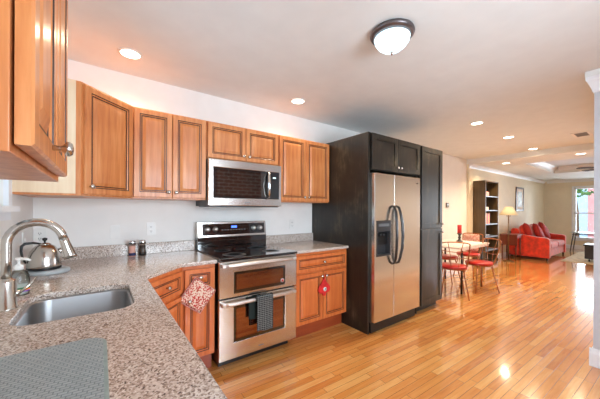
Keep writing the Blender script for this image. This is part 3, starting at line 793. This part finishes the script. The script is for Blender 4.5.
# ---------------------------------------------------------------- wall plates
def plate(x, y, z, label, axis='y', kind='outlet', cat='outlet'):
    t = thing({'outlet': 'wall_outlet', 'blank': 'blank_wall_plate', 'switch': 'light_switch'}[kind], label, cat, (x, y, z), PI/2 if axis == 'x' else 0)
    MB().prism(rrect(-.036, -.058, .036, .058, .006, 3), -.006, 0, plane='xz').build('cover_plate', 'white_plastic', t, bevel=.0015)
    if kind == 'outlet':
        for dz in (-.02, .02):
            q = MB().prism(rrect(-.016, dz-.014, .016, dz+.014, .008, 4), -.008, -.0055, plane='xz').build('socket', 'white_plastic', t)
            MB().box(-.008, -.0086, dz-.005, -.005, -.0078, dz+.006).box(.005, -.0086, dz-.005, .008, -.0078, dz+.006).lathe([(.0028, -.0086), (0, -.0086)], (0, 0, dz-.0095), 10, 0, 'y').build('slots', 'outlet_slot', q)
    if kind == 'switch': MB().box(-.006, -.014, -.012, .006, -.006, .012).build('toggle', 'white_plastic', t)
    return t
plate(.376, YW, 1.137, 'white outlet on wall above the two grinders, nearest the range on its left')
plate(.101, YW, 1.121, 'blank white wall plate between kettle and grinders', kind='blank', cat='wall plate')
plate(-.372, YW, 1.112, 'white outlet in the corner directly behind the kettle')
plate(1.958, YW, 1.138, 'white outlet above the short granite counter right of the range')
plate(XW, 2.52, 1.11, 'white switch plate on the window wall left of the kettle', 'x', 'switch', 'switch')
t = thing('thermostat', 'small dark thermostat on the wall beside the pantry cabinet', 'thermostat', (5.99, YW, 1.43))
MB().prism(rrect(-.05, -.05, .05, .05, .01, 4), -.025, 0, plane='xz').build('housing', flat('taupe_plastic', (120, 108, 92), .5), t, bevel=.003)
MB().box(-.03, -.0265, .0, .03, -.025, .028).build('screen', flat('grey_screen', (160, 168, 150), .3), t)

# ---------------------------------------------------------------- ceiling fixtures
def downlight(x, y, z, label, p=3.8):
    t = thing('recessed_downlight', label, 'ceiling light', (x, y, z), 0, 'recessed ceiling lights')
    MB().lathe([(.066, -.001), (.082, -.001), (.082, -.005), (.066, -.008), (.066, -.001)], n=36).build('trim_ring', 'white_plastic', t)
    MB().lathe([(0, -.004), (.066, -.004), (.066, -.002), (0, -.002)], n=36).build('lens', 'bulb', t)
    l = bpy.data.lights.new('downlight_beam', 'SPOT'); l.energy = P_SPOT*4*p; l.color = WARM; l.spot_size = math.radians(150); l.spot_blend = .8; l.shadow_soft_size = .06
    o = bpy.data.objects.new('downlight_beam', l); COL.objects.link(o); o.parent = t; o.location = (0, 0, -.012)
downlight(.18, 2.45, ZC, 'round recessed light above the corner cabinet, farthest left', .9)
downlight(1.74, 2.42, ZC, 'round recessed light above the microwave and range', .8)
downlight(4.13, 1.566, ZC, 'recessed light nearest past the pantry in the middle row')
downlight(5.33, 1.56, ZC, 'recessed light second past the pantry in the middle row')
downlight(6.70, 1.57, ZC, 'recessed light just before the ceiling steps down')
downlight(7.434, 2.222, ZL, 'recessed light on lower ceiling above the bookcase')
downlight(7.3, 1.01, ZL, 'recessed light on lower ceiling beside the tray, toward the right wall')
t = thing('dome_light', 'round flush ceiling light with bronze ring and frosted glass bowl', 'ceiling light', (1.565, 1.105, ZC))
k_ = .78
sk = lambda pr, kz=.9: [(a*k_, b*kz) for a, b in pr]
MB().lathe(sk([(.0, 0), (.150, 0), (.178, -.006), (.183, -.022), (.178, -.034), (.160, -.046), (.148, -.046), (.148, -.03)], .8), n=56).build('bronze_ring', 'bronze', t)
MB().lathe(sk([(.148, -.042), (.140, -.062), (.118, -.086), (.08, -.108), (.04, -.120), (0, -.123)], 1.08), n=56).build('glass_bowl', 'frost', t)
MB().lathe([(.009, -.130), (.012, -.136), (.006, -.142), (.009, -.149), (0, -.157)], n=20).build('finial', 'nickel', t)
t = thing('ceiling_vent', 'small slotted ceiling air vent between the recessed lights', 'vent', (6.01, .82, ZC))
MB().prism([(-.18, -.10), (.18, -.10), (.18, .10), (-.18, .10)], -.010, 0, holes=[[(-.15, -.07), (-.15, .07), (.15, .07), (.15, -.07)]]).build('vent_frame', 'wall', t)
vb = MB()
for i in range(12): vb.box(-.148+i*.0255, -.07, -.008, -.138+i*.0255, .07, -.003)
vb.build('slats', flat('grey_vent_slats', (150, 146, 140), .7), t)
MB().box(-.15, -.07, -.003, .15, .07, -.001).build('duct_opening', 'dark_grey', t)

# ceiling fan in the tray
FXc, FYc = 9.25, .75
t = thing('ceiling_fan', 'dark ceiling fan hanging in the tray ceiling', 'ceiling fan', (FXc, FYc, ZL+.17))
MB().lathe([(.0, 0), (.07, 0), (.07, -.03), (.02, -.05), (.014, -.055), (.014, -.22), (.05, -.23), (.10, -.25), (.105, -.30), (.08, -.33), (.03, -.35), (0, -.355)], n=32).build('motor', 'bronze', t)
for i in range(5):
    a = 2*PI*i/5+.9
    bl = MB().prism([(.10, -.03), (.2, -.055), (.62, -.07), (.66, -.05), (.66, .05), (.62, .07), (.2, .055), (.10, .03)], -.272, -.264).build('blade', flat('matt_dark_blade', (58, 46, 38), .75) if i == 0 else bpy.data.materials['matt_dark_blade'], t)
    bl.rotation_euler = (math.radians(7), 0, a)

# ---------------------------------------------------------------- dining corner
TXc, TYc = 4.98, 2.26
t = thing('dining_table', 'rectangular pale-topped dining table with black metal legs', 'table', (TXc, TYc, 0))
MB().box(-.58, -.36, .725, .58, .36, .748).build('tabletop', flat('cream_tabletop', (238, 222, 206), .3), t, bevel=.006)
for sx in (-1, 1):
    for sy in (-1, 1):
        MB().tube([(sx*.38, sy*.31, 0), (sx*.38, sy*.31, .725)], .016, 12).build('leg', 'black_metal', t)
c_ = MB().box(-.5, -.365, .7485, .52, .20, .752).box(-.5, -.3665, .70, .52, -.3625, .752)
tag(c_.build('table_runner', flat('pink_printed_cloth', (242, 222, 212), .9, 0, .10, 40), loc=(TXc, TYc, 0)), 'pink patterned cloth lying over the dining table', 'tablecloth')
t = thing('candle_holder', 'black turned candle holder with a red pillar candle on the dining table', 'candle', (5.26, 2.27, .7522))
MB().lathe([(.055, 0), (.055, .012), (.03, .025), (.016, .05), (.028, .075), (.016, .10), (.028, .13), (.045, .14), (.045, .15)], n=24).build('holder', 'black_metal', t)
MB().lathe([(.034, .15), (.034, .30), (.02, .302), (0, .298)], n=24).build('candle', 'candle', t)
def bent(pts, k=6):
    """catmull-rom smoothing"""
    P = [Vector(p) for p in pts]; P = [P[0]]+P+[P[-1]]; out = []
    for i in range(1, len(P)-2):
        for j in range(k):
            t = j/k; a, b, c, d = P[i-1], P[i], P[i+1], P[i+2]
            out.append(.5*((2*b)+(-a+c)*t+(2*a-5*b+4*c-d)*t*t+(-a+3*b-3*c+d)*t**3))
    out.append(P[-2]); return out
def make_chair(label, loc, rz, g='red-seated wire dining chairs'):
    """front towards +y, back at -y"""
    t = thing('dining_chair', label, 'chair', loc, rz, g)
    MB().lathe([(0, .437), (.185, .437), (.20, .445), (.203, .462), (.19, .476), (.10, .482), (0, .482)], n=32).build('seat', 'red_vinyl', t)
    MB().tube([(.19*math.cos(2*PI*i/24), .19*math.sin(2*PI*i/24), .43) for i in range(25)], .009, 8).build('seat_ring', 'copper', t)
    for sx in (-1, 1):
        for sy in (-1, 1):
            MB().tube([(sx*.12, sy*.12, .43), (sx*.155, sy*.16, .2), (sx*.185, sy*.20, .0)], .009, 8).build('leg', 'copper', t)
    pts = bent([(-.165, -.10, .44), (-.175, -.17, .60), (-.185, -.215, .78), (-.165, -.23, .835), (0, -.245, .85), (.165, -.23, .835), (.185, -.215, .78), (.175, -.17, .60), (.165, -.10, .44)])
    MB().tube(pts, .009, 8).build('back_frame', 'copper', t)
    sp = MB()
    for s in (-1, 1): sp.tube(bent([(s*.05, -.18, .44), (s*.06, -.195, .62), (s*.10, -.235, .842)]), .005, 6)
    sp.tube(bent([(-.17, -.185, .62), (0, -.21, .60), (.17, -.185, .62)]), .005, 6)
    sp.tube(bent([(-.18, -.205, .72), (0, -.225, .70), (.18, -.205, .72)]), .005, 6)
    sp.build('back_rods', 'copper', t)
    return t
ch = make_chair('red-seated wire dining chair nearest the pantry cabinet, back toward the kitchen', (4.42, 2.0, 0), math.radians(-58))
chairs = [('red-seated wire dining chair at the right front corner of the table, angled outward', (5.07, 1.88, 0), math.radians(58)),
          ('red-seated wire dining chair at the bookcase end of the table holding a cushion', (5.93, 2.40, 0), math.radians(90)),
          ('red-seated wire dining chair tucked in beyond the table leg, mostly hidden', (5.22, 2.50, 0), math.radians(182))]
for lb, lc, rz in chairs:
    c = copy_tree(ch); c['label'] = lb; c.location = lc; c.rotation_euler = (0, 0, rz)
MB_ = MB().pillow((0, 0, 0), .32, .36, .09, (math.radians(10), 0, math.radians(90)), 0)
tag(MB_.build('patterned_cushion', 'floral', loc=(6.055, 2.40, .665)), 'red and white patterned cushion propped on the chair back beyond the dining table', 'cushion')

# ---------------------------------------------------------------- bookcase
BX0, BX1, BY0, BY1 = 7.175, 7.975, 2.535, 2.795
t = thing('bookcase', 'tall narrow black-brown open bookcase standing against the cream wall', 'bookcase', (BX0, BY0, 0))
bw, bd, bh = BX1-BX0, BY1-BY0-.0, 2.02
q = MB().box(0, 0, 0, .025, bd, bh).box(bw-.025, 0, 0, bw, bd, bh).box(.025, 0, bh-.025, bw-.025, bd, bh).box(.025, 0, 0, bw-.025, bd, .08).box(.025, bd-.01, .08, bw-.025, bd, bh-.025)
q.build('carcass', 'olive_wood', t)
shelves = [.38, .70, 1.0, 1.325, 1.66]
sm_ = flat('shelf_blue_light', (120, 138, 160), .35)  # dark shelves, the bluish light on their edges put into the colour
for z in shelves: MB().box(.025, .005, z-.02, bw-.025, bd-.01, z).build('shelf', sm_, t)
def book(x, z, w, d_, h, mat, label, name='book', cat='book', g='books in the bookcase'):
    o = thing(name, label, cat, (BX0+x, BY0+.03, z), 0, g)
    MB().box(0, 0, 0, w, d_, .004).box(0, 0, 0, .004, d_, h).box(w-.004, 0, 0, w, d_, h).box(0, 0, h-.004, w, .004, h).box(0, 0, 0, w, .004, h).build('cover', mat, o)
    MB().box(.004, .004, .004, w-.004, d_-.004, h-.002).build('pages', 'paper', o)
book(.04, 1.66, .26, .18, .10, 'pink', 'pale pink storage box on the top shelf of the bookcase', 'storage_box', 'box', 'boxes in the bookcase')
book(.07, 1.325, .20, .18, .08, 'paper', 'cream box on the second shelf of the bookcase, lying low', 'storage_box', 'box', 'boxes in the bookcase')
xx = .05
for w_, h_, mt, cn in ((.05, .24, 'orange', 'orange book at the left end of the colourful row'), (.05, .26, 'yellow', 'yellow-orange book second from left in the row'), (.09, .25, 'brick_red', 'wide red book in the middle of the row'),
                      (.05, .24, 'yellow', 'yellow book between the wide red book and the last orange one'), (.06, .26, 'orange', 'orange book at the right end of the colourful row')):
    book(xx, 1.0, w_-.002, .19, h_, mt, cn+' on the middle shelf'); xx += w_
book(.06, .70, .30, .18, .05, 'dark_wood', 'low dark tray box on the shelf below the colourful books', 'storage_box', 'box', 'boxes in the bookcase')

# ---------------------------------------------------------------- picture, lamp, side table
t = thing('framed_picture', 'narrow framed picture with dark frame on the living room wall', 'picture', (10.55, YL, 1.30))
MB().prism([(-.36, 0), (.36, 0), (.36, .74), (-.36, .74)], -.025, 0, plane='xz', holes=[[(-.31, .05), (-.31, .69), (.31, .69), (.31, .05)]]).build('frame', 'dark_wood', t, bevel=.004)
MB().box(-.31, -.012, .05, .31, -.002, .69).build('mat_board', 'paper', t)
MB().box(-.2, -.014, .14, .2, -.012, .60).build('print', 'art', t)
t = thing('floor_lamp', 'slim metal floor lamp with cream shade beside the red loveseat', 'lamp', (8.57, 2.50, 0))
MB().lathe([(.13, 0), (.13, .012), (.05, .03), (.016, .045), (0, .045)], n=28).build('base', 'brass', t)
MB().tube([(0, 0, .04), (0, 0, 1.34)], .013, 10).build('pole', 'brass', t)
MB().tube(bent([(-.10, 0, 1.16), (-.12, 0, 1.21), (-.06, 0, 1.24), (0, 0, 1.18), (.06, 0, 1.24), (.12, 0, 1.21), (.10, 0, 1.16)]), .007, 8).build('scroll', 'brass', t)
MB().lathe([(.205, 1.20), (.075, 1.42), (.073, 1.42), (.202, 1.20)], n=32).build('lamp_shade', 'shade', t)
l = bpy.data.lights.new('lamp_bulb', 'POINT'); l.energy = 4; l.color = (1, .8, .55); l.shadow_soft_size = .04
o = bpy.data.objects.new('lamp_bulb', l); COL.objects.link(o); o.parent = t; o.location = (0, 0, 1.33)
t = thing('side_table', 'small reddish-brown drop-leaf side table between lamp and loveseat', 'side table', (8.95, 2.55, 0))
MB().box(-.22, -.2, .66, .22, .2, .685).build('top', 'redwood', t, bevel=.004)
MB().box(-.215, -.19, .40, -.20, .19, .66).build('drop_leaf', 'redwood', t)
MB().box(-.18, -.17, .58, .18, .17, .66).build('apron', 'redwood', t)
for sx in (-1, 1):
    for sy in (-1, 1): MB().tube([(sx*.17, sy*.15, .58), (sx*.17, sy*.15, 0)], [.018, .012], 10).build('leg', 'redwood', t)

# ---------------------------------------------------------------- loveseat
SX, SYf, SYb = 9.38, 1.86, 2.74; SL = 1.95
t = thing('loveseat', 'red velvet loveseat with rolled arms along the cream wall', 'sofa', (SX, SYf, 0))
Dp = SYb-SYf
MB().box(.04, .03, .09, SL-.04, Dp-.02, .30).build('base_frame', 'velvet', t, bevel=.02, seg=3)
def arm(x0, x1):
    prof = [(0, .07), (Dp, .07), (Dp, .64), (Dp-.04, .67), (Dp-.20, .67), (Dp-.45, .64), (.25, .61), (.06, .60), (0, .56)]
    return MB().prism(prof, x0, x1, plane='yz')
arm(0, .18).build('arm', 'velvet', t, bevel=.035, seg=4); arm(SL-.18, SL).build('arm', 'velvet', t, bevel=.035, seg=4)
MB().prism([(Dp-.24, .28), (Dp-.005, .28), (Dp-.005, .78), (Dp-.05, .82), (Dp-.15, .81), (Dp-.20, .74)], .17, SL-.17, plane='yz').build('back', 'velvet', t, bevel=.03, seg=3)
for i in range(2):
    x0 = .185+i*(SL-.37)/2
    MB().box(x0, .0, .30, x0+(SL-.37)/2-.008, Dp-.24, .455).build('seat_cushion', 'velvet', t, bevel=.045, seg=4)
    MB().pillow((x0+(SL-.37)/4, Dp-.29, .69), (SL-.37)/2, .48, .26, (math.radians(-12), 0, 0)).build('back_cushion', 'velvet', t)
for x, y in ((.07, .06), (SL-.07, .06), (.07, Dp-.07), (SL-.07, Dp-.07)):
    MB().tube([(x, y, 0), (x, y, .09)], [.022, .03], 10).build('foot', 'dark_wood', t)
def throw(x, y, z, w, rot, lb):
    tag(MB().pillow((0, 0, 0), w, w, .16, rot).build('throw_pillow', 'velvet_dark', loc=(SX+x, SYf+y, z)), lb, 'pillow', 'red throw pillows on the loveseat')
throw(.30, .52, .74, .42, (math.radians(-20), math.radians(20), math.radians(12)), 'red throw pillow leaning in the corner of the loveseat nearest the lamp')
throw(.66, .36, .70, .44, (math.radians(-25), math.radians(30), math.radians(-8)), 'tilted red throw pillow in the middle of the loveseat')
throw(1.12, .34, .72, .46, (math.radians(-25), math.radians(34), math.radians(-14)), 'large tilted red throw pillow nearest the window end of the loveseat')

# rug, ottoman, glass side table with plant
tag(MB().prism([(9.75, -.6), (12.3, -.6), (12.3, 1.72), (9.75, 1.72)], 0, .012).build('area_rug', 'rug', bevel=.004), 'beige rug on the floor between loveseat and window', 'rug')
t = thing('coffee_table', 'small dark grey trunk-like coffee table on casters on the rug', 'coffee table', (10.35, 1.02, .013), 0)
MB().box(-.26, -.28, .07, .26, .30, .40).build('trunk', 'dark_grey', t, bevel=.01)
MB().box(-.28, -.30, .40, .28, .32, .44).build('lid', 'black', t, bevel=.008)
for sx in (-1, 1):
    for sy in (-1, 1): MB().lathe([(0, -.012), (.03, -.012), (.03, .012), (0, .012)], (sx*.2, sy*.22, .031), 16, 0, 'y').tube([(sx*.2, sy*.22, .04), (sx*.2, sy*.22, .075)], .01, 8).build('caster', 'black', t)
t = thing('console_table', 'thin metal-legged side table with a pale glass top under the window', 'table', (12.45, 1.55, 0))
MB().box(-.25, -.55, .62, .25, .38, .632).build('glass_top', flat('pale_glass_top', (200, 222, 226), .1, 0, .02), t, bevel=.003)
for sx in (-1, 1):
    for y0 in (-.5, .33): MB().tube(bent([(sx*.20, y0-.04, .62), (sx*.22, y0, .35), (sx*.22, y0+.04, 0)]), .013, 8).build('leg', 'dark_grey', t)
MB().tube([(-.22, -.5, .56), (-.22, .33, .56)], .01, 8).tube([(.22, -.5, .56), (.22, .33, .56)], .01, 8).build('rail', 'dark_grey', t)
t = thing('potted_plant', 'small green potted plant on the glass-topped table', 'plant', (12.45, 1.22, .632))
MB().lathe([(.05, 0), (.07, .12), (.06, .12), (.055, .10), (0, .10)], n=20).build('pot', 'white_plastic', t)
lf = MB()
for i in range(26):
    a = random.uniform(0, 2*PI); r1 = random.uniform(.05, .14); h1 = random.uniform(.16, .30)
    p0 = Vector((0, 0, .10)); p1 = Vector((r1*.5*math.cos(a), r1*.5*math.sin(a), h1)); p2 = Vector((r1*math.cos(a), r1*math.sin(a), h1-.02))
    sd = Vector((-math.sin(a), math.cos(a), 0))*.018
    lf.add([p0, p1-sd, p2, p1+sd], [(0, 1, 2, 3)])
lf.build('leaves', 'matte_green', t, solid=.002)

# ---------------------------------------------------------------- street outside the far window
struct('ground', MB().box(XF+.15, -14, -1.0, 40, 14, -.9), 'asphalt')
def house(x, y0, y1, h, mat, lab):
    t = thing('row_house', lab, 'house', (x, y0, -.9), 0, 'houses across the street')
    W_ = y1-y0
    MB().box(0, 0, 0, 5, W_, h).build('walls', mat, t)
    MB().box(-.25, 0, h, 5.1, W_, h+.25).build('cornice', 'trim', t)
    for k in range(2):
        for lv in (1.0, 3.9):
            yy = W_*(.28+.44*k)
            fr = MB().box(-.06, yy-.55, lv, 0, yy+.55, lv+1.7).build('window_frame', 'trim', t)
            MB().box(-.08, yy-.45, lv+.1, -.06, yy+.45, lv+.82).box(-.08, yy-.45, lv+.88, -.06, yy+.45, lv+1.6).build('window_panes', flat('dim_window_glass', (120, 150, 176), .1), fr)
house(22, -2.0, 2.75, 5.6, 'house_pink', 'rose-coloured house across the street, seen right side of the window')
house(22, 2.76, 7.2, 5.0, 'house_blue', 'pale blue house across the street, seen left side of the window')
t = thing('street_tree', 'leafy tree outside the window in front of the houses', 'tree', (19.5, 2.85, -.9))
MB().tube([(0, 0, 0), (.05, .02, 2.2), (0, .1, 3.4)], [.14, .11, .06], 10).build('trunk', 'trunk', t)
cr = MB()
for i in range(420):
    a = random.uniform(0, 2*PI); b = random.uniform(-1, 1); rr = random.uniform(.4, 1)**.5
    c0 = Vector((1.0*rr*math.cos(a)*math.sqrt(1-b*b), 1.1*rr*math.sin(a)*math.sqrt(1-b*b), 3.9+1.0*rr*b))
    d1 = Vector((random.uniform(-1, 1), random.uniform(-1, 1), random.uniform(-1, 1))).normalized()*.13; d2 = d1.orthogonal().normalized()*.07
    cr.add([c0-d1, c0+d2, c0+d1, c0-d2], [(0, 1, 2, 3)])
cr.build('foliage', 'matte_green', t)
